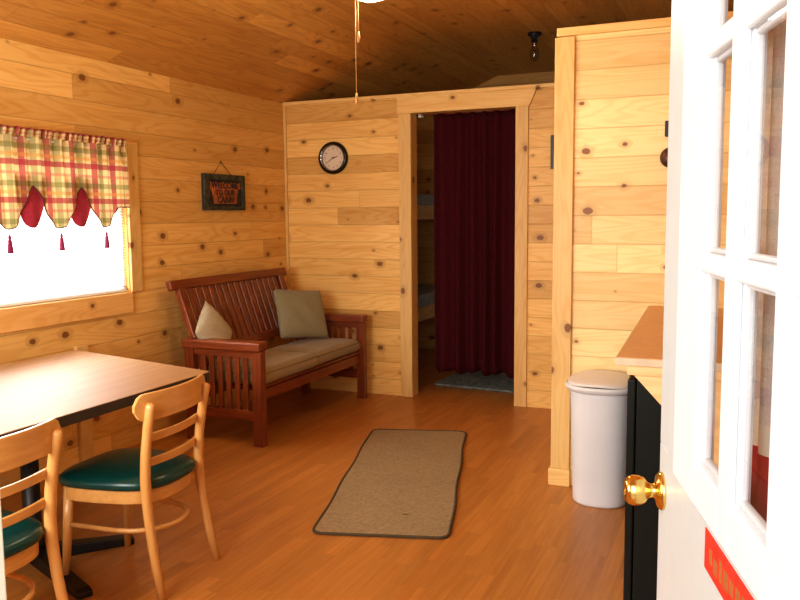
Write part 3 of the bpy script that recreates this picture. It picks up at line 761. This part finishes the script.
# ================================================================== COUNTER + FRIDGE
ct=empty('counter_shelf',(0,0,0)); tag(ct,'tan laminate counter top on pine bracket behind the open door','counter')
cp=[(3.290,2.76),(W,2.76),(W,PY-.003),(3.219,PY-.003)]
s=MB(); s.prism([(x,y,.992) for x,y in cp],(0,0,.025)); s.build('countertop',m_lamedge,ct,bevel=.002)
s=MB(); s.prism([(x+(.004 if x<3.5 else 0),y+(.004 if y<3 else 0),1.0165) for x,y in cp],(0,0,.0025)); s.build('laminate_surface',m_lam,ct)
s=MB(); s.box(3.328,W,2.775,2.80,.958,.992); s.build('apron',m_ply,ct,bevel=.002)
s=MB(); s.prism([(3.330,2.79,.975),(3.95,2.79,.975),(3.95,2.79,.42),(3.85,2.79,.42)],(0,.02,0)); s.build('bracket',m_ply,ct,bevel=.002)
s=MB(); s.box(3.25,3.31,4.30,4.375,.955,.992); s.build('support_cleat',m_ply,ct)
fr=empty('mini_fridge',(3.245,4.19,0),R(3.4)); tag(fr,'black appliance under the counter, right of the white bin','appliance')
s=MB(); s.box(.03,.62,-1.40,0,.012,.942); s.build('body',m_fridge,fr,bevel=.006)
s=MB(); s.box(0,.028,-1.395,-.005,.015,.938); 
panel=s.build('door_panel',m_fridge,fr,bevel=.006)
s=MB()
for k in range(3): s.box(-.010,0,-.09-k*.09,-.075-k*.09,.06,.85)
s.build('vertical_rib',m_black,panel,bevel=.003)
for y in(-1.35,-.05):
    for x in(.06,.58): s=MB(); s.box(x-.02,x+.02,y-.02,y+.02,0,.03); s.build('foot',m_black,fr)

# ================================================================== ENTRY DOOR
dr=empty('door_1',(3.808,.635,0),math.atan2(.96,-.279)); tag(dr,'white nine-pane entry door standing open at right','door',kind='structure')
DL=.910; DH=2.15
LX0,LX1,LZ0,LZ1=.035,DL-.125,1.066,2.065   # lite frame extents in door local x
cols=[(DL-.42,DL-.295),(DL-.62,DL-.495),(DL-.82,DL-.695)]
cols=[(.510,.640),(.315,.460),(.115,.262)]
rows=[(1.133,1.415),(1.443,1.717),(1.745,1.995)]
s=MB()
s.box(0,DL,-.038,0,.012,LZ0+.02); s.box(0,DL,-.038,0,LZ1-.02,DH); s.box(LX1-.02,DL,-.038,0,LZ0+.02,LZ1-.02); s.box(0,LX0+.02,-.038,0,LZ0+.02,LZ1-.02)
s.build('slab',m_slab,dr,bevel=.002)
def lite(y0,y1,nm,ins=0.,ou=0.):
    s=MB(); xs=[LX0-ou]+sorted([v for c_ in cols for v in c_])+[LX1+ou]; zs=[LZ0-ou]+[v for r_ in rows for v in r_]+[LZ1+ou]
    xs=sorted(xs)
    # vertical stiles
    for a in range(0,len(xs),2): s.box(xs[a]-(-ins if a>0 else 0),xs[a+1]-(ins if a<len(xs)-2 else 0),y0,y1,zs[0],zs[-1])
    for a in range(0,len(zs),2):
        for c_ in cols: s.box(c_[0]-.001,c_[1]+.001,y0,y1,zs[a]+(ins if a>0 else 0),zs[a+1]-(ins if a<len(zs)-2 else 0))
    return s.build(nm,m_white,dr,bevel=.004)
lite(-.025,.004,'lite_frame')
# stepped moulding round each opening
s=MB()
for c_ in cols:
    for r_ in rows:
        t=.008
        for (xa,xb,za,zb) in((c_[0],c_[0]+t,r_[0],r_[1]),(c_[1]-t,c_[1],r_[0],r_[1]),(c_[0],c_[1],r_[0],r_[0]+t),(c_[0],c_[1],r_[1]-t,r_[1])):
            s.box(xa,xb,-.020,-.0075,za,zb)
s.build('glazing_bead',m_white,dr,bevel=.004)
for c_ in cols:
    for r_ in rows:
        s=MB(); s.box(c_[0],c_[1],-.0065,-.0040,r_[0],r_[1]); s.build('glass_pane',m_glass,dr)
kn=MB(); Mk=Matrix.Translation((DL-.030,0,1.004))@Matrix.Rotation(-PI/2,4,'X')
kn.lathe([(.001,0.),(.034,0.),(.034,.004),(.029,.009),(.016,.012),(.0125,.016),(.0125,.022),(.016,.027),(.023,.032),(.0265,.041),(.027,.052),(.0245,.060),(.019,.065),(.010,.066),(.009,.063),(.001,.063)],36,Mk)
kn.build('door_knob',m_brass,dr)
s=MB(); s.box(.16,.573,.0,.0015,1.000,1.058); sk=s.build('red_label',m_red,dr); sk['label']='narrow red sticker below the panes'
s=MB()
random.seed(3); x=.545
while x>.20:
    wd=random.uniform(.008,.022); s.box(x-wd,x,.0015,.0019,1.012+random.uniform(0,.01),1.040+random.uniform(-.006,.004)); x-=wd+random.uniform(.006,.012)
s.build('printed_marks',m_gold,sk)
for z in(.25,1.1,1.9):
    s=MB(); s.tube([(-.008,.004,z-.05),(-.008,.004,z+.05)],.007,10); s.build('hinge',m_brass,dr)
# curtain on the inside face of the door
dc=empty('door_curtain',(3.808,.635,0),math.atan2(.96,-.279)); tag(dc,'plaid curtain with red hem seen through the door panes','curtain')
def df(i,j):
    u=.04+.60*i; return (u,-.052+.006*math.sin(u*2*PI/.055),2.1+(1.0-2.1)*j)
s=MB(); s.grid(df,140,20); s.build('cloth',m_plaid2,dc,fixn=False)
s=MB(); s.tube([(.0,-.052,2.085),(.86,-.052,2.085)],.006,8)
for x in(.0,.86): s.tube([(x,-.052,2.085),(x,-.038,2.085)],.005,8)
s.build('curtain_rod',m_brass,dc)
# right-hand door frame
b=MB(); b.box(EX1-.022,EX1,YE-.16,YE+.0,0,2.2); struct(b.build('trim_17',m_cream,bevel=.003),'cream jamb on the hinge side of the entry','trim')

# ================================================================== LIGHTS
sc=bpy.context.scene
def area(name,loc,rot,sx,sy,energy,colr=(1,1,1)):
    l=bpy.data.lights.new(name,'AREA'); l.shape='RECTANGLE'; l.size=sx; l.size_y=sy; l.energy=energy; l.color=colr
    o=bpy.data.objects.new(name,l); col.objects.link(o); o.location=loc; o.rotation_euler=rot; return o
def aim(o,t): o.rotation_euler=(Vector(t)-o.location).to_track_quat('-Z','Y').to_euler()
a=area('window_daylight',(-.45,3.49,1.55),(0,0,0),1.5,1.3,125,(1,.98,.95)); aim(a,(2,3.6,.9))
a=area('doorway_daylight',(2.9,-1.2,2.1),(0,0,0),2.2,1.8,105,(1,.99,.97)); aim(a,(2.9,4.5,1.0))
a=area('entry_side_fill',(1.35,.70,1.45),(0,0,0),1.5,1.1,72,(1,.98,.95)); aim(a,(1.6,4.,1.5))  # added fill lamp inside the entry wall, which has no window here
a=area('bedroom_fill',(3.4,7.4,1.7),(0,0,0),.8,.8,3.2,(.95,1,.98)); aim(a,(.3,7.4,1.0))  # added unseen fill lamp, lightens the bunk strip beside the curtain
l=bpy.data.lights.new('ceiling_bulb','POINT'); l.energy=22; l.color=(1,.80,.55); l.shadow_soft_size=.1
o=bpy.data.objects.new('ceiling_bulb',l); col.objects.link(o); o.location=(1.955,3.70,ZC-.47)
w=bpy.data.worlds.new('World'); sc.world=w; w.use_nodes=True; bg=w.node_tree.nodes['Background']; bg.inputs[0].default_value=(.97,.99,1,1); bg.inputs[1].default_value=.95

# ================================================================== CAMERA
cam=bpy.data.cameras.new('Camera'); co=bpy.data.objects.new('Camera',cam); col.objects.link(co); sc.camera=co
cam.sensor_width=36; cam.lens=809.8*36/800; cam.clip_start=.02
r_=Vector((0.91915,0.39381,-0.00875)); u_=Vector((-0.03292,0.09895,0.99455)); f_=Vector((-0.39253,0.91385,-0.10391))
Mc=Matrix((( r_.x,u_.x,-f_.x,3.6887),(r_.y,u_.y,-f_.y,0),(r_.z,u_.z,-f_.z,1.5),(0,0,0,1)))
co.matrix_world=Mc
sc.view_settings.view_transform='Standard'; sc.view_settings.look='None'
try: sc.view_settings.look='Medium High Contrast'
except Exception: pass; sc.view_settings.exposure=0.36
sc.cycles.use_denoising=True
sc.cycles.max_bounces=10; sc.cycles.diffuse_bounces=6; sc.cycles.transparent_max_bounces=16
sc.cycles.sample_clamp_indirect=6
